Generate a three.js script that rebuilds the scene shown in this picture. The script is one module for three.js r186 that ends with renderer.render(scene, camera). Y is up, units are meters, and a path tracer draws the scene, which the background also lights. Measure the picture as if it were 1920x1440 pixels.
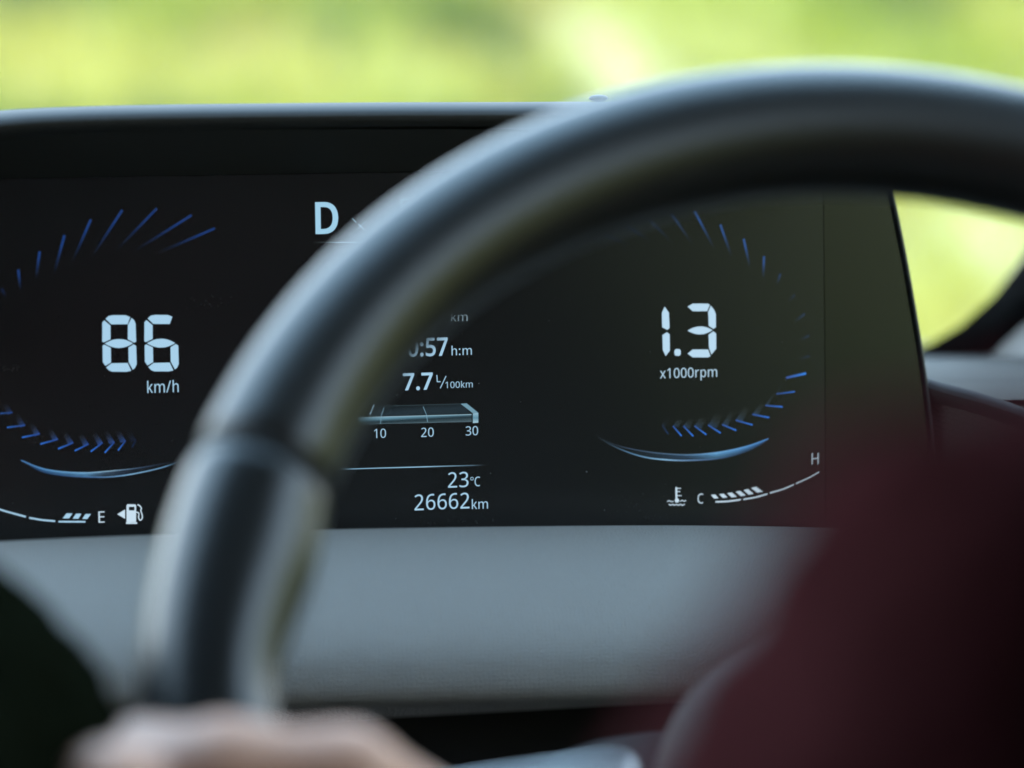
import * as THREE from 'three';
import { MarchingCubes } from 'three/addons/objects/MarchingCubes.js';
import { RoundedBoxGeometry } from 'three/addons/geometries/RoundedBoxGeometry.js';
import { mergeGeometries, mergeVertices } from 'three/addons/utils/BufferGeometryUtils.js';
import { createNoise3D } from 'simplex-noise';

// ------------------------------------------------------------------ camera, sky, sun, exposure
const EXPOSURE = 3.0;
const EYE = 1.25;                                   // lens height above the road, metres
const scene = new THREE.Scene();
const camera = new THREE.PerspectiveCamera(11.4, 4 / 3, 0.05, 400);
camera.position.set(0, EYE, 0);
camera.rotation.set(THREE.MathUtils.degToRad(-3.5), THREE.MathUtils.degToRad(-15), THREE.MathUtils.degToRad(-0.8), 'YXZ');
camera.focus = 1.203;                               // the lit screen
camera.userData.fStop = 5.6;
camera.updateMatrixWorld(true);
scene.add(camera);

const renderer = new THREE.WebGLRenderer({ antialias: true });
renderer.toneMapping = THREE.LinearToneMapping;
renderer.toneMappingExposure = EXPOSURE;
renderer.shadowMap.enabled = true;
renderer.shadowMap.type = THREE.PCFSoftShadowMap;

{ // bright, thinly veiled summer sky: pale at the horizon, bluer overhead
  const w = 128, h = 64, d = new Float32Array(w * h * 4);
  for (let j = 0; j < h; j++) {
    const e = Math.sin((j + 0.5) / h * Math.PI - Math.PI / 2);      // row 0 = straight down
    const t = Math.pow(Math.max(0, e), 0.45);
    for (let i = 0; i < w; i++) {
      const k = (j * w + i) * 4;
      d[k] = 2.75 - 1.90 * t; d[k + 1] = 2.72 - 1.20 * t; d[k + 2] = 2.52 - 0.25 * t; d[k + 3] = 1;
    }
  }
  const sky = new THREE.DataTexture(d, w, h, THREE.RGBAFormat, THREE.FloatType);
  sky.mapping = THREE.EquirectangularReflectionMapping;
  sky.magFilter = sky.minFilter = THREE.LinearFilter;
  sky.needsUpdate = true;
  scene.background = sky; scene.environment = sky;
}
const sun = new THREE.DirectionalLight(new THREE.Color(1.0, 0.95, 0.86), 1.3);
sun.position.set(-2, 7, 9);                         // veiled by thin cloud, behind the car
sun.shadow.radius = 24;
sun.target.position.set(0, 0, -4);
sun.castShadow = true; sun.shadow.mapSize.set(2048, 2048);
Object.assign(sun.shadow.camera, { left: -16, right: 16, top: 16, bottom: -16, near: 1, far: 60 });
scene.add(sun, sun.target);

// ------------------------------------------------------------------ helpers
const V = (x, y, z) => new THREE.Vector3(x, y, z);
const FPX = 720 / Math.tan(THREE.MathUtils.degToRad(11.4 / 2));
const camM = camera.matrixWorld.clone();
const dirOf = (px, py) => V((px - 960) / FPX, (720 - py) / FPX, -1).transformDirection(camM);
// where the sight line of a photo pixel meets the upright plane z = const across the car
const W = (px, py, z) => { const d = dirOf(px, py); return d.multiplyScalar(z / d.z).add(V(0, EYE, 0)); };
// a point given in lens coordinates: right, up, distance ahead
const C = (x, y, d) => V(x, y, -d).applyMatrix4(camM);
const PX = (px, py, d) => C((px - 960) / FPX * d, (720 - py) / FPX * d, d);

let seed = 7;
const rnd = () => { seed = (seed * 1664525 + 1013904223) % 4294967296; return seed / 4294967296; };
const noise = createNoise3D(rnd);

const used = new Map();
function numbered(n) { const k = used.get(n) ?? 0; used.set(n, k + 1); return k ? n + '_' + String(k).padStart(3, '0') : n; }
function mesh(name, geo, mat, parent = scene) {
  const m = new THREE.Mesh(geo, mat); m.name = parent === scene ? numbered(name) : name;
  m.castShadow = m.receiveShadow = true; parent.add(m); return m;
}
function thing(name, label, category, group) {
  const g = new THREE.Group(); g.name = numbered(name); g.userData = { label, category };
  if (group) g.userData.group = group;
  scene.add(g); return g;
}
const structure = (m, label) => { m.userData.kind = 'structure'; m.userData.label = label; m.userData.category = 'ground'; return m; };

// grid surface from f(u, v) -> Vector3; uv in metres measured along the sheet
function sheet(f, nu, nv, uvScale = 1) {
  const p = [], uv = [], idx = [];
  const row = [];
  for (let j = 0; j <= nv; j++) for (let i = 0; i <= nu; i++) { const q = f(i / nu, j / nv); row.push(q); p.push(q.x, q.y, q.z); }
  const a = (i, j) => row[j * (nu + 1) + i];
  const lu = new Array((nu + 1) * (nv + 1)).fill(0), lv = lu.slice();
  for (let j = 0; j <= nv; j++) for (let i = 1; i <= nu; i++) lu[j * (nu + 1) + i] = lu[j * (nu + 1) + i - 1] + a(i, j).distanceTo(a(i - 1, j));
  for (let i = 0; i <= nu; i++) for (let j = 1; j <= nv; j++) lv[j * (nu + 1) + i] = lv[(j - 1) * (nu + 1) + i] + a(i, j).distanceTo(a(i, j - 1));
  for (let k = 0; k < lu.length; k++) uv.push(lu[k] * uvScale, lv[k] * uvScale);
  for (let j = 0; j < nv; j++) for (let i = 0; i < nu; i++) { const k = j * (nu + 1) + i; idx.push(k, k + 1, k + nu + 2, k, k + nu + 2, k + nu + 1); }
  const g = new THREE.BufferGeometry();
  g.setAttribute('position', new THREE.Float32BufferAttribute(p, 3));
  g.setAttribute('uv', new THREE.Float32BufferAttribute(uv, 2));
  g.setIndex(idx); g.computeVertexNormals(); return g;
}
// sweep: closed cross-section section(s, k) -> [a, b] along points with given side and up axes; rounded, closed ends
function sweep(points, sides, ups, section, nk = 28, capped = true) {
  const p = [], uv = [], idx = []; let len = 0;
  const n = points.length;
  points.forEach((c, i) => {
    if (i) len += c.distanceTo(points[i - 1]);
    let run = 0, prev;
    for (let k = 0; k <= nk; k++) {
      const [a, b] = section(i / (n - 1), k / nk * Math.PI * 2, i);
      const q = c.clone().addScaledVector(sides[i], a).addScaledVector(ups[i], b);
      if (prev) run += q.distanceTo(prev); prev = q;
      p.push(q.x, q.y, q.z); uv.push(len, run);
    }
  });
  for (let i = 0; i < n - 1; i++) for (let k = 0; k < nk; k++) { const a = i * (nk + 1) + k, b = a + nk + 1; idx.push(a, a + 1, b, b, a + 1, b + 1); }
  if (capped) for (const e of [0, n - 1]) {
    const c = p.length / 3; p.push(points[e].x, points[e].y, points[e].z); uv.push(0, 0);
    for (let k = 0; k < nk; k++) idx.push(c, e * (nk + 1) + k + (e ? 0 : 1), e * (nk + 1) + k + (e ? 1 : 0));
  }
  const g = new THREE.BufferGeometry();
  g.setAttribute('position', new THREE.Float32BufferAttribute(p, 3));
  g.setAttribute('uv', new THREE.Float32BufferAttribute(uv, 2));
  g.setIndex(idx); g.computeVertexNormals(); return g;
}
const box = (w, h, d, x, y, z, r = 0.004) => new RoundedBoxGeometry(w, h, d, 3, Math.min(r, w / 2.01, h / 2.01, d / 2.01)).translate(x, y, z);
// slab between two outlines: polygon in world points, pushed along n by t
function slab(pts, n, t) {
  const c = pts.reduce((s, q) => s.add(q), V(0, 0, 0)).divideScalar(pts.length);
  const u = pts[1].clone().sub(pts[0]).normalize(), v = n.clone().cross(u).normalize();
  const tri = THREE.ShapeUtils.triangulateShape(pts.map((q) => new THREE.Vector2(q.clone().sub(c).dot(u), q.clone().sub(c).dot(v))), []);
  const back = pts.map((q) => q.clone().addScaledVector(n, t)), p = [];
  const put = (...qs) => qs.forEach((q) => p.push(q.x, q.y, q.z));
  for (const [a, b, d] of tri) { put(pts[a], pts[b], pts[d]); put(back[a], back[d], back[b]); }
  for (let i = 0; i < pts.length; i++) { const j = (i + 1) % pts.length; put(pts[i], back[j], pts[j], pts[i], back[i], back[j]); }
  const g = new THREE.BufferGeometry(); g.setAttribute('position', new THREE.Float32BufferAttribute(p, 3));
  g.setAttribute('uv', new THREE.Float32BufferAttribute(p.filter((_, i) => i % 3 !== 2), 2));
  g.computeVertexNormals(); return g;
}
const smoothPts = (pts, n) => new THREE.CatmullRomCurve3(pts, false, 'centripetal').getPoints(n);

// grain textures --------------------------------------------------
function grainTexture(size, cells, kind) {           // leather-like pebble relief, tiles
  const d = new Uint8Array(size * size * 4), pts = [];
  for (let i = 0; i < cells; i++) for (let j = 0; j < cells; j++) pts.push([(i + 0.15 + 0.7 * rnd()) / cells, (j + 0.15 + 0.7 * rnd()) / cells]);
  for (let y = 0; y < size; y++) for (let x = 0; x < size; x++) {
    const u = x / size, v = y / size, ci = Math.floor(u * cells), cj = Math.floor(v * cells);
    let d1 = 9, d2 = 9;
    for (let a = -1; a <= 1; a++) for (let b = -1; b <= 1; b++) {
      const ii = (ci + a + cells) % cells, jj = (cj + b + cells) % cells, q = pts[ii * cells + jj];
      let dx = Math.abs(q[0] - u); dx = Math.min(dx, 1 - dx); let dy = Math.abs(q[1] - v); dy = Math.min(dy, 1 - dy);
      const r = Math.hypot(dx, dy) * cells; if (r < d1) { d2 = d1; d1 = r; } else if (r < d2) d2 = r;
    }
    const hgt = kind === 'cloth'
      ? 0.5 + 0.5 * Math.sin(u * cells * Math.PI * 2) * Math.sin(v * cells * Math.PI * 2)
      : Math.min(1, (d2 - d1) * 1.9);
    const k = (y * size + x) * 4; d[k] = d[k + 1] = d[k + 2] = 255 * Math.max(0, Math.min(1, hgt)); d[k + 3] = 255;
  }
  const t = new THREE.DataTexture(d, size, size); t.wrapS = t.wrapT = THREE.RepeatWrapping; t.magFilter = THREE.LinearFilter; t.minFilter = THREE.LinearMipmapLinearFilter; t.generateMipmaps = true; t.needsUpdate = true; return t;
}
const grain = grainTexture(256, 18), weave = grainTexture(128, 16, 'cloth');
const rep = (t, n) => { const c = t.clone(); c.repeat.set(n, n); c.needsUpdate = true; return c; };
const rgb = (r, g, b) => new THREE.Color().setRGB(r, g, b);

const M = {
  leather: new THREE.MeshPhysicalMaterial({ color: rgb(0.014, 0.013, 0.012), roughness: 0.34, bumpMap: rep(grain, 60), bumpScale: 0.00003 }),
  gripLeather: new THREE.MeshPhysicalMaterial({ color: rgb(0.012, 0.012, 0.012), roughness: 0.30, bumpMap: rep(grain, 70), bumpScale: 0.00002 }),
  hubPlastic: new THREE.MeshPhysicalMaterial({ color: rgb(0.13, 0.132, 0.13), roughness: 0.45, bumpMap: rep(grain, 30), bumpScale: 0.00008 }),
  silver: new THREE.MeshPhysicalMaterial({ color: rgb(0.62, 0.64, 0.66), roughness: 0.28, metalness: 1 }),
  dashGrey: new THREE.MeshPhysicalMaterial({ color: rgb(0.172, 0.158, 0.144), roughness: 0.66, bumpMap: rep(grain, 42), bumpScale: 0.0007 }),
  dashPad: new THREE.MeshPhysicalMaterial({ color: rgb(0.082, 0.078, 0.072), roughness: 0.9, specularIntensity: 0.35, bumpMap: rep(grain, 30), bumpScale: 0.0002 }),
  trimBlack: new THREE.MeshPhysicalMaterial({ color: rgb(0.012, 0.012, 0.012), roughness: 0.5 }),
  deepBlack: new THREE.MeshPhysicalMaterial({ color: rgb(0.012, 0.012, 0.012), roughness: 0.8, specularIntensity: 0.4 }),
  hood: new THREE.MeshPhysicalMaterial({ color: rgb(0.034, 0.033, 0.033), roughness: 0.7, specularIntensity: 0.6 }),
  glassBorder: new THREE.MeshPhysicalMaterial({ color: rgb(0.004, 0.004, 0.004), roughness: 0.24 }),
  edge: new THREE.MeshPhysicalMaterial({ color: rgb(0.05, 0.05, 0.052), roughness: 0.4 }),
  frit: new THREE.MeshPhysicalMaterial({ color: rgb(0.008, 0.009, 0.011), roughness: 0.5 }),
  pane: new THREE.MeshPhysicalMaterial({ color: rgb(0.97, 0.99, 0.98), roughness: 0.0, transmission: 1, thickness: 0, ior: 1.5, side: THREE.DoubleSide }),
  trimPale: new THREE.MeshPhysicalMaterial({ color: rgb(0.30, 0.305, 0.30), roughness: 0.85 }),
  headliner: new THREE.MeshPhysicalMaterial({ color: rgb(0.05, 0.05, 0.05), roughness: 0.95 }),
  doorDark: new THREE.MeshPhysicalMaterial({ color: rgb(0.03, 0.03, 0.03), roughness: 0.7 }),
  paint: new THREE.MeshPhysicalMaterial({ color: rgb(0.5, 0.5, 0.5), roughness: 0.3, clearcoat: 0.8 }),
  skin: new THREE.MeshPhysicalMaterial({ color: rgb(0.62, 0.335, 0.235), roughness: 0.55 }),
  nail: new THREE.MeshPhysicalMaterial({ color: rgb(0.56, 0.36, 0.31), roughness: 0.3 }),
  sleeve: new THREE.MeshPhysicalMaterial({ color: rgb(0.005, 0.0062, 0.0035), roughness: 0.95, specularIntensity: 0, bumpMap: rep(weave, 60), bumpScale: 0.0002 }),
  vest: new THREE.MeshPhysicalMaterial({ color: rgb(0.070, 0.022, 0.026), roughness: 0.95, specularIntensity: 0, bumpMap: rep(weave, 60), bumpScale: 0.0002 }),
  asphalt: new THREE.MeshStandardMaterial({ color: rgb(0.06, 0.06, 0.062), roughness: 0.95 }),
  soil: new THREE.MeshStandardMaterial({ vertexColors: true, roughness: 1 }),
};

// ------------------------------------------------------------------ outside: road, grassy bank, grass
const roadHalf = 3.2;
function groundY(x, z) {
  const ahead = -z - 8.5 - 0.10 * x;                               // the bank closes the bend ahead
  const side = x > 0 ? x - 2.6 : -x - 7;                           // steep grassy cutting on the driver's side, open on the other
  const r = Math.max(ahead, x > 0 ? side * Math.min(1, Math.max(0, (z + 6) / 5)) : side * 0.8, 0, z - 30);
  const rise = r <= 0 ? 0 : (r === ahead ? 3.2 : x > 0 ? 5.2 : 1.4) * (1 - Math.exp(-r * r / (r + 2) / (r !== ahead && x > 0 ? 2.2 : 5)));
  const rough = r > 0 ? 0.10 * noise(x * 0.35, z * 0.35, 1) * Math.min(1, r) + 0.03 * noise(x * 1.1, z * 1.1, 4) : 0.015 * noise(x * 0.8, z * 0.8, 2);
  return -0.02 + rise + rough;
}
const inRoad = (x, z) => Math.abs(x + 1.4) < roadHalf && z > -9;
// kinds of growth on the bank seen through the windscreen: meadow green, lime, straw, dark green, pale blossom
const KIND = { green: [0.140, 0.185, 0.008], lime: [0.25, 0.275, 0.012], straw: [0.41, 0.375, 0.06], dull: [0.085, 0.115, 0.012], tan: [0.30, 0.245, 0.05], blossom: [0.66, 0.62, 0.34], pale: [0.42, 0.41, 0.085] };
const patches = [];                                                // [point on the bank, radius, kind]
function onBank(px, py) {
  const d = dirOf(px, py);
  for (let t = 4; t < 120; t += 0.05) { const x = d.x * t, y = EYE + d.y * t, z = d.z * t; if (y < groundY(x, z)) return V(x, groundY(x, z), z); }
  return V(d.x * 120, 0, d.z * 120);
}
for (const [px, py, r, k] of [[60, 20, 0.30, 'dull'], [170, 5, 0.25, 'green'], [120, 150, 0.35, 'straw'], [-60, 120, 0.3, 'straw'], [330, 60, 0.3, 'lime'], [430, 90, 0.22, 'tan'], [520, 150, 0.35, 'straw'], [300, 170, 0.3, 'straw'],
  [560, 30, 0.22, 'lime'], [660, 40, 0.22, 'green'], [600, 120, 0.2, 'dull'], [740, 80, 0.22, 'lime'], [700, 170, 0.26, 'pale'], [840, 50, 0.22, 'green'], [900, 110, 0.2, 'dull'], [880, 170, 0.2, 'straw'], [980, 60, 0.18, 'tan'],
  [1105, 125, 0.19, 'blossom'], [1140, 165, 0.19, 'blossom'], [1060, 175, 0.15, 'pale'], [1030, 110, 0.15, 'pale'], [1210, 70, 0.25, 'pale'], [1240, 130, 0.22, 'pale'], [1330, 50, 0.25, 'lime'], [1380, 110, 0.25, 'pale'], [1480, 60, 0.25, 'lime'], [1500, 120, 0.2, 'lime'],
  [1600, 20, 0.26, 'green'], [1670, 60, 0.2, 'green'], [1620, 110, 0.22, 'lime'], [1760, 50, 0.2, 'dull'], [1790, 100, 0.2, 'lime'], [1880, 90, 0.3, 'straw'], [1990, 50, 0.3, 'lime'],
  [1735, 440, 0.07, 'green'], [1700, 390, 0.2, 'straw'], [1810, 420, 0.25, 'pale'], [1880, 400, 0.3, 'pale'], [1790, 560, 0.35, 'pale'], [1850, 500, 0.2, 'blossom'], [1700, 520, 0.3, 'pale'], [1910, 520, 0.3, 'pale'], [1760, 640, 0.4, 'straw']]) patches.push([onBank(px, py), r * 1.25, k]);
function growth(x, z, jitter) {
  let best = null, bd = 1;
  for (const [p, r, k] of patches) { const d = Math.hypot(p.x - x, (p.z - z) * 0.55) / r + jitter; if (d < bd) { bd = d; best = k; } }
  if (best) return KIND[best];
  const n = noise(x * 0.22, z * 0.22, 9) + 0.5 * noise(x * 0.7, z * 0.7, 3) + jitter;
  return n > 0.55 ? KIND.straw : n > 0.15 ? KIND.pale : n > -0.3 ? KIND.lime : KIND.green;
}
{
  const g = sheet((u, v) => {
    const s = (t) => { const c = 2 * t - 1; return Math.sign(c) * (24 * Math.abs(c) + 116 * Math.abs(c) ** 4); };
    const x = s(u), z = s(v) - 10; return V(x, groundY(x, z), z);
  }, 220, 220);
  const p = g.attributes.position, col = [];
  for (let i = 0; i < p.count; i++) {
    const x = p.getX(i), z = p.getZ(i), k = growth(x, z, 0.15 * noise(x * 2, z * 2, 5)), n = 0.75 + 0.25 * noise(x * 3, z * 3, 8);
    col.push(k[0] * n * 0.8, k[1] * n * 0.72, k[2] * n * 0.9);
  }
  g.setAttribute('color', new THREE.Float32BufferAttribute(col, 3));
  structure(mesh('ground', g, M.soil), 'grassy ground rising into a bank beyond the windscreen');
  const road = sheet((u, v) => V(-1.4 - roadHalf + 2 * roadHalf * u, 0.03, 30 - 38 * v), 2, 12);
  structure(mesh('road', road, M.asphalt), 'grey asphalt road under the car');
}
{ // grass tufts, leafy clumps: a blurred mass that nobody could count
  const blade = [];
  for (let b = 0; b < 9; b++) {
    const a = rnd() * 6.283, lean = 0.15 + 0.5 * rnd(), hgt = 0.6 + 0.5 * rnd(), w = 0.035 + 0.03 * rnd(), ox = (rnd() - 0.5) * 0.35, oz = (rnd() - 0.5) * 0.35;
    const dx = Math.cos(a), dz = Math.sin(a), q = [];
    for (let k = 0; k < 3; k++) { const t = k / 3, cx = ox + dx * lean * t * t, cz = oz + dz * lean * t * t; q.push([cx - dz * w * (1 - t), hgt * t, cz + dx * w * (1 - t)], [cx + dz * w * (1 - t), hgt * t, cz - dx * w * (1 - t)]); }
    q.push([ox + dx * lean, hgt, oz + dz * lean]);
    for (const [i, j, k] of [[0, 1, 3], [0, 3, 2], [2, 3, 5], [2, 5, 4], [4, 5, 6]]) blade.push(...q[i], ...q[j], ...q[k]);
  }
  const g = new THREE.BufferGeometry(); g.setAttribute('position', new THREE.Float32BufferAttribute(blade, 3)); g.computeVertexNormals();
  const mat = new THREE.MeshPhysicalMaterial({ color: 0xffffff, roughness: 0.9, side: THREE.DoubleSide, transmission: 0.3, thickness: 0 });
  const spots = [];
  while (spots.length < 26000) {
    const near = spots.length < 20000;
    const x = near ? -3 + rnd() * 14 : -20 + rnd() * 40, z = near ? -9 - rnd() * 12 : 22 - rnd() * 50;
    if (Math.abs(x) < 2.2 && z > -4.5 || inRoad(x, z)) continue;
    spots.push([x, z]);
  }
  const im = new THREE.InstancedMesh(g, mat, spots.length), m4 = new THREE.Matrix4(), qn = new THREE.Quaternion(), c = new THREE.Color();
  spots.forEach(([x, z], i) => {
    const h = 0.10 + 0.16 * rnd();
    m4.compose(V(x, groundY(x, z) - 0.01, z), qn.setFromAxisAngle(V(0, 1, 0), rnd() * 6.283), V(h * 1.3, h, h * 1.3));
    im.setMatrixAt(i, m4);
    const k = growth(x, z, 0.25 * (rnd() - 0.5)), n = 0.8 + 0.4 * rnd();
    im.setColorAt(i, c.setRGB(k[0] * n, k[1] * n, k[2] * n));
  });
  im.name = 'roadside_grass'; im.castShadow = im.receiveShadow = true;
  im.userData = { kind: 'stuff', label: 'sunlit yellow green grass and weeds covering the bank beyond the windscreen', category: 'grass' };
  scene.add(im);
}

// ------------------------------------------------------------------ car shell: roof, pillars, doors, glass
const CX = -0.05, RX = 0.74, LX = -0.84;                             // car centre, right and left door lining (x)
const Y = (y) => EYE + y;                                            // heights measured from the lens
{
  const car = thing('car_body', 'car cabin shell with pale pillar trim and dark windscreen edge around the dashboard', 'car');
  // windscreen plane
  const base = V(0, Y(-0.13), -1.56), head = V(0, Y(0.45), -0.86), up = head.clone().sub(base).normalize(), nIn = V(1, 0, 0).cross(up).normalize();   // nIn points into the cabin
  if (nIn.z < 0) nIn.negate();
  const onGlass = (px, py, off = 0) => { const d = dirOf(px, py), o = V(0, EYE, 0); const t = (base.clone().addScaledVector(nIn, off).sub(o).dot(nIn)) / d.dot(nIn); return o.addScaledVector(d, t); };
  const along = base.distanceTo(head);
  const at = (x, s, off = 0) => V(x, 0, 0).addScaledVector(up, s).add(V(0, base.y, base.z)).addScaledVector(nIn, off);
  // black painted edge of the windscreen, following its rounded lower corner
  const inner = [[1560, 672], [1640, 668], [1690, 662], [1740, 648], [1800, 612], [1862, 556], [1912, 492], [1950, 425], [1978, 340]].map(([a, b]) => onGlass(a, b, 0.004));
  const top = at(0.56, along - 0.04, 0.004), topL = at(-0.66, along - 0.04, 0.004), botL = at(-0.74, 0.05, 0.004);
  const innerLoop = [...inner, top, topL, botL];
  const outerLoop = [at(0.20, -0.06, 0.004), at(0.40, -0.06, 0.004), at(0.5, -0.06, 0.004), at(0.60, -0.06, 0.004), at(0.70, -0.03, 0.004), at(0.74, 0.02, 0.004), at(0.75, 0.05, 0.004), at(0.745, 0.08, 0.004), at(0.735, 0.13, 0.004), at(0.64, along + 0.03, 0.004), at(-0.74, along + 0.03, 0.004), at(-0.84, -0.04, 0.004)];
  const bp = []; const n = innerLoop.length;
  for (let i = 0; i < n; i++) { const j = (i + 1) % n; for (const q of [innerLoop[i], outerLoop[i], outerLoop[j], innerLoop[i], outerLoop[j], innerLoop[j]]) bp.push(q.x, q.y, q.z); }
  const bg = new THREE.BufferGeometry(); bg.setAttribute('position', new THREE.Float32BufferAttribute(bp, 3)); bg.computeVertexNormals();
  const pane = mesh('windscreen', slab([at(-0.84, -0.06), at(0.75, -0.06), at(0.64, along + 0.03), at(-0.74, along + 0.03)], nIn, 0.0), M.pane, car);
  pane.geometry = sheet((u, v) => at(THREE.MathUtils.lerp(THREE.MathUtils.lerp(-0.84, 0.75, u), THREE.MathUtils.lerp(-0.74, 0.64, u), v), -0.06 + v * (along + 0.09)), 2, 2);
  mesh('windscreen_border', bg, M.frit, car).userData.label = 'black painted border of the windscreen';
  // A-pillars: pale trim from the dashboard corner up to the roof
  const edge = [[1862, 668], [1890, 640], [1930, 604], [1975, 552], [2015, 486]].map(([a, b]) => onGlass(a, b, 0.012));
  const pil = [...edge, at(0.60, along, 0.012), at(0.72, along, 0.012), at(0.86, 0.3, 0.012), at(0.86, -0.08, 0.012), at(0.62, -0.08, 0.012)];
  mesh('pillar_trim', slab(pil, nIn, 0.03), M.trimPale, car).userData.label = 'pale grey pillar trim beside the windscreen corner';
  mesh('pillar_trim', slab([at(-0.80, -0.06, 0.012), at(-0.72, along, 0.012), at(-0.82, along, 0.012), at(-0.96, -0.06, 0.012)], nIn, 0.03), M.trimPale, car);
  // roof and lining
  mesh('roof', box(1.7, 0.02, 2.36, CX, Y(0.505), 0.30, 0.008), M.paint, car);
  mesh('roof_lining', box(1.62, 0.03, 2.32, CX, Y(0.472), 0.30, 0.012), M.headliner, car);
  // doors below the window line, posts between the windows, tail
  mesh('door', box(0.06, 0.68, 3.1, RX + 0.03, Y(-0.50), -0.25, 0.02), M.doorDark, car);
  mesh('door', box(0.06, 0.68, 3.1, LX - 0.03, Y(-0.50), -0.25, 0.02), M.doorDark, car);
  for (const [x, z] of [[RX + 0.01, 0.0], [LX - 0.01, -0.34]]) { mesh('door_post', box(0.05, 0.65, 0.16, x, Y(0.15), z, 0.02), M.doorDark, car); mesh('rear_side_panel', box(0.05, 0.65, 1.37 - z, x, Y(0.15), 0.765 + z / 2, 0.02), M.doorDark, car); }
  mesh('tailgate', box(1.6, 1.22, 0.06, CX, Y(-0.18), 1.45, 0.02), M.doorDark, car);
  mesh('floor_pan', box(1.6, 0.05, 3.3, CX, Y(-0.84), -0.2, 0.02), M.deepBlack, car);
  mesh('firewall', box(1.6, 0.62, 0.05, CX, Y(-0.52), -1.68, 0.02), M.deepBlack, car);
  mesh('seat_back', box(0.5, 0.62, 0.13, -0.42, Y(-0.30), 0.1, 0.06), M.doorDark, car);
}

// ------------------------------------------------------------------ dashboard
const ZD = -1.17;                                                    // screen plane
{
  const dash = thing('dashboard', 'grey grained dashboard below and beside the lit instrument screen', 'dashboard');
  // padded panel under the screen: rises from the dark slot to a rounded lip in front of the screen's foot
  const topE = smoothPts([[-330, 1046], [-150, 1026], [0, 1016], [300, 1003], [600, 994], [960, 988], [1300, 986], [1580, 991], [1780, 1003], [2050, 1030]].map(([a, b]) => W(a, b, -1.128)), 60);
  const botE = smoothPts([[-330, 1325], [-150, 1303], [0, 1288], [300, 1272], [600, 1262], [960, 1255], [1300, 1251], [1580, 1258], [1780, 1278], [2050, 1318]].map(([a, b]) => W(a, b, -1.045)), 60);
  const g = sheet((u, v) => {
    const i = u * 60, a = topE[Math.min(60, Math.round(i))], b = botE[Math.min(60, Math.round(i))];
    if (v < 0.18) {                                                   // rolled lip at the top, going down behind
      const t = v / 0.18, ang = Math.PI * (1 - t) * 0.62;
      return a.clone().add(V(0, -0.006 + 0.006 * Math.cos(ang), -0.006 * Math.sin(ang) - (1 - t) * 0.014));
    }
    if (v < 0.85) { const t = (v - 0.18) / 0.67, th = t * Math.PI / 2 * 0.93, k = Math.sin(Math.PI / 2 * 0.93), h = 1 - Math.cos(Math.PI / 2 * 0.93); return V(THREE.MathUtils.lerp(a.x, b.x, t), THREE.MathUtils.lerp(a.y, b.y, (1 - Math.cos(th)) / h), THREE.MathUtils.lerp(a.z, b.z, Math.sin(th) / k)); }
    const t = (v - 0.85) / 0.15, ang = t * Math.PI * 0.75;            // rolled under edge above the slot
    return b.clone().add(V(0, -0.007 * Math.sin(ang) - 0.004 * t, 0.007 * Math.sin(ang) * 0.4 - 0.010 * t * t));
  }, 60, 60);
  mesh('padded_panel', g, M.dashGrey, dash).userData.label = 'grey grained padded panel under the screen';
  // dark recess and column cover below it
  mesh('column_recess', sheet((u, v) => V(-0.25 + 1.0 * u, Y(-0.165 - 0.28 * v), -1.085 + 0.03 * v), 4, 4), M.deepBlack, dash);
  // column cover
  const cc = V(0.3187, Y(-0.215), -0.98);
  mesh('column_cover', new THREE.SphereGeometry(1, 40, 24).scale(0.075, 0.055, 0.13).translate(cc.x, cc.y, cc.z), M.deepBlack, dash);
  // top pad running to the windscreen
  const padTop = (u, v) => {
    const x = LX + (RX - LX) * u, z = THREE.MathUtils.lerp(-1.185, -1.64, v);
    const y0 = W(1800, 738, -1.22).y, y1 = W(1800, 657, -1.55).y;
    let y = THREE.MathUtils.lerp(y0, y1, v) - 0.006 * Math.max(0, (x - 0.46) / 0.3);
    y += 0.0012 * THREE.MathUtils.smoothstep(-z, 1.30, 1.308);
    return V(x, y, z);
  };
  mesh('top_pad', sheet(padTop, 40, 60), M.dashPad, dash).userData.label = 'pale lit grained dash top in front of the windscreen';
  // body of the dashboard under the pad, across the whole car
  const yb = padTop(0.5, 0).y;
  mesh('dash_body', box(RX - LX - 0.01, 0.40, 0.40, (RX + LX) / 2, yb - 0.212, -1.40, 0.02), M.dashGrey, dash);
  // front lip of the pad right of the screen
  const lip = smoothPts([[1560, 700], [1680, 715], [1760, 738], [1830, 757], [1920, 790], [2040, 840]].map(([a, b], i) => W(a, b, -1.20 + i * 0.012)), 30);
  mesh('dash_lip', sweep(lip, lip.map(() => V(0, 0, 1)), lip.map(() => V(0, 1, 0)), (s, k) => [0.012 * Math.cos(k), 0.004 * Math.sin(k)], 20), M.hood, dash);
  const lipLow = lip.map((q) => q.clone().add(V(0, -0.0005, 0.004)));
  mesh('outer_panel', sheet((u, v) => { const q = lipLow[Math.round(u * 30)].clone(); return q.add(V(0, -0.003 - 0.16 * v, 0.05 * v * v)); }, 30, 12), M.dashPad, dash);
  const pf = lip.map((q) => q.clone());
  mesh('pad_shelf', sheet((u, v) => { const q = pf[Math.round(u * 30)]; const b = padTop((q.x - LX) / (RX - LX), 0); return q.clone().lerp(V(q.x, b.y - 0.0008, b.z - 0.01), v); }, 30, 4), M.dashPad, dash);
}

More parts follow.
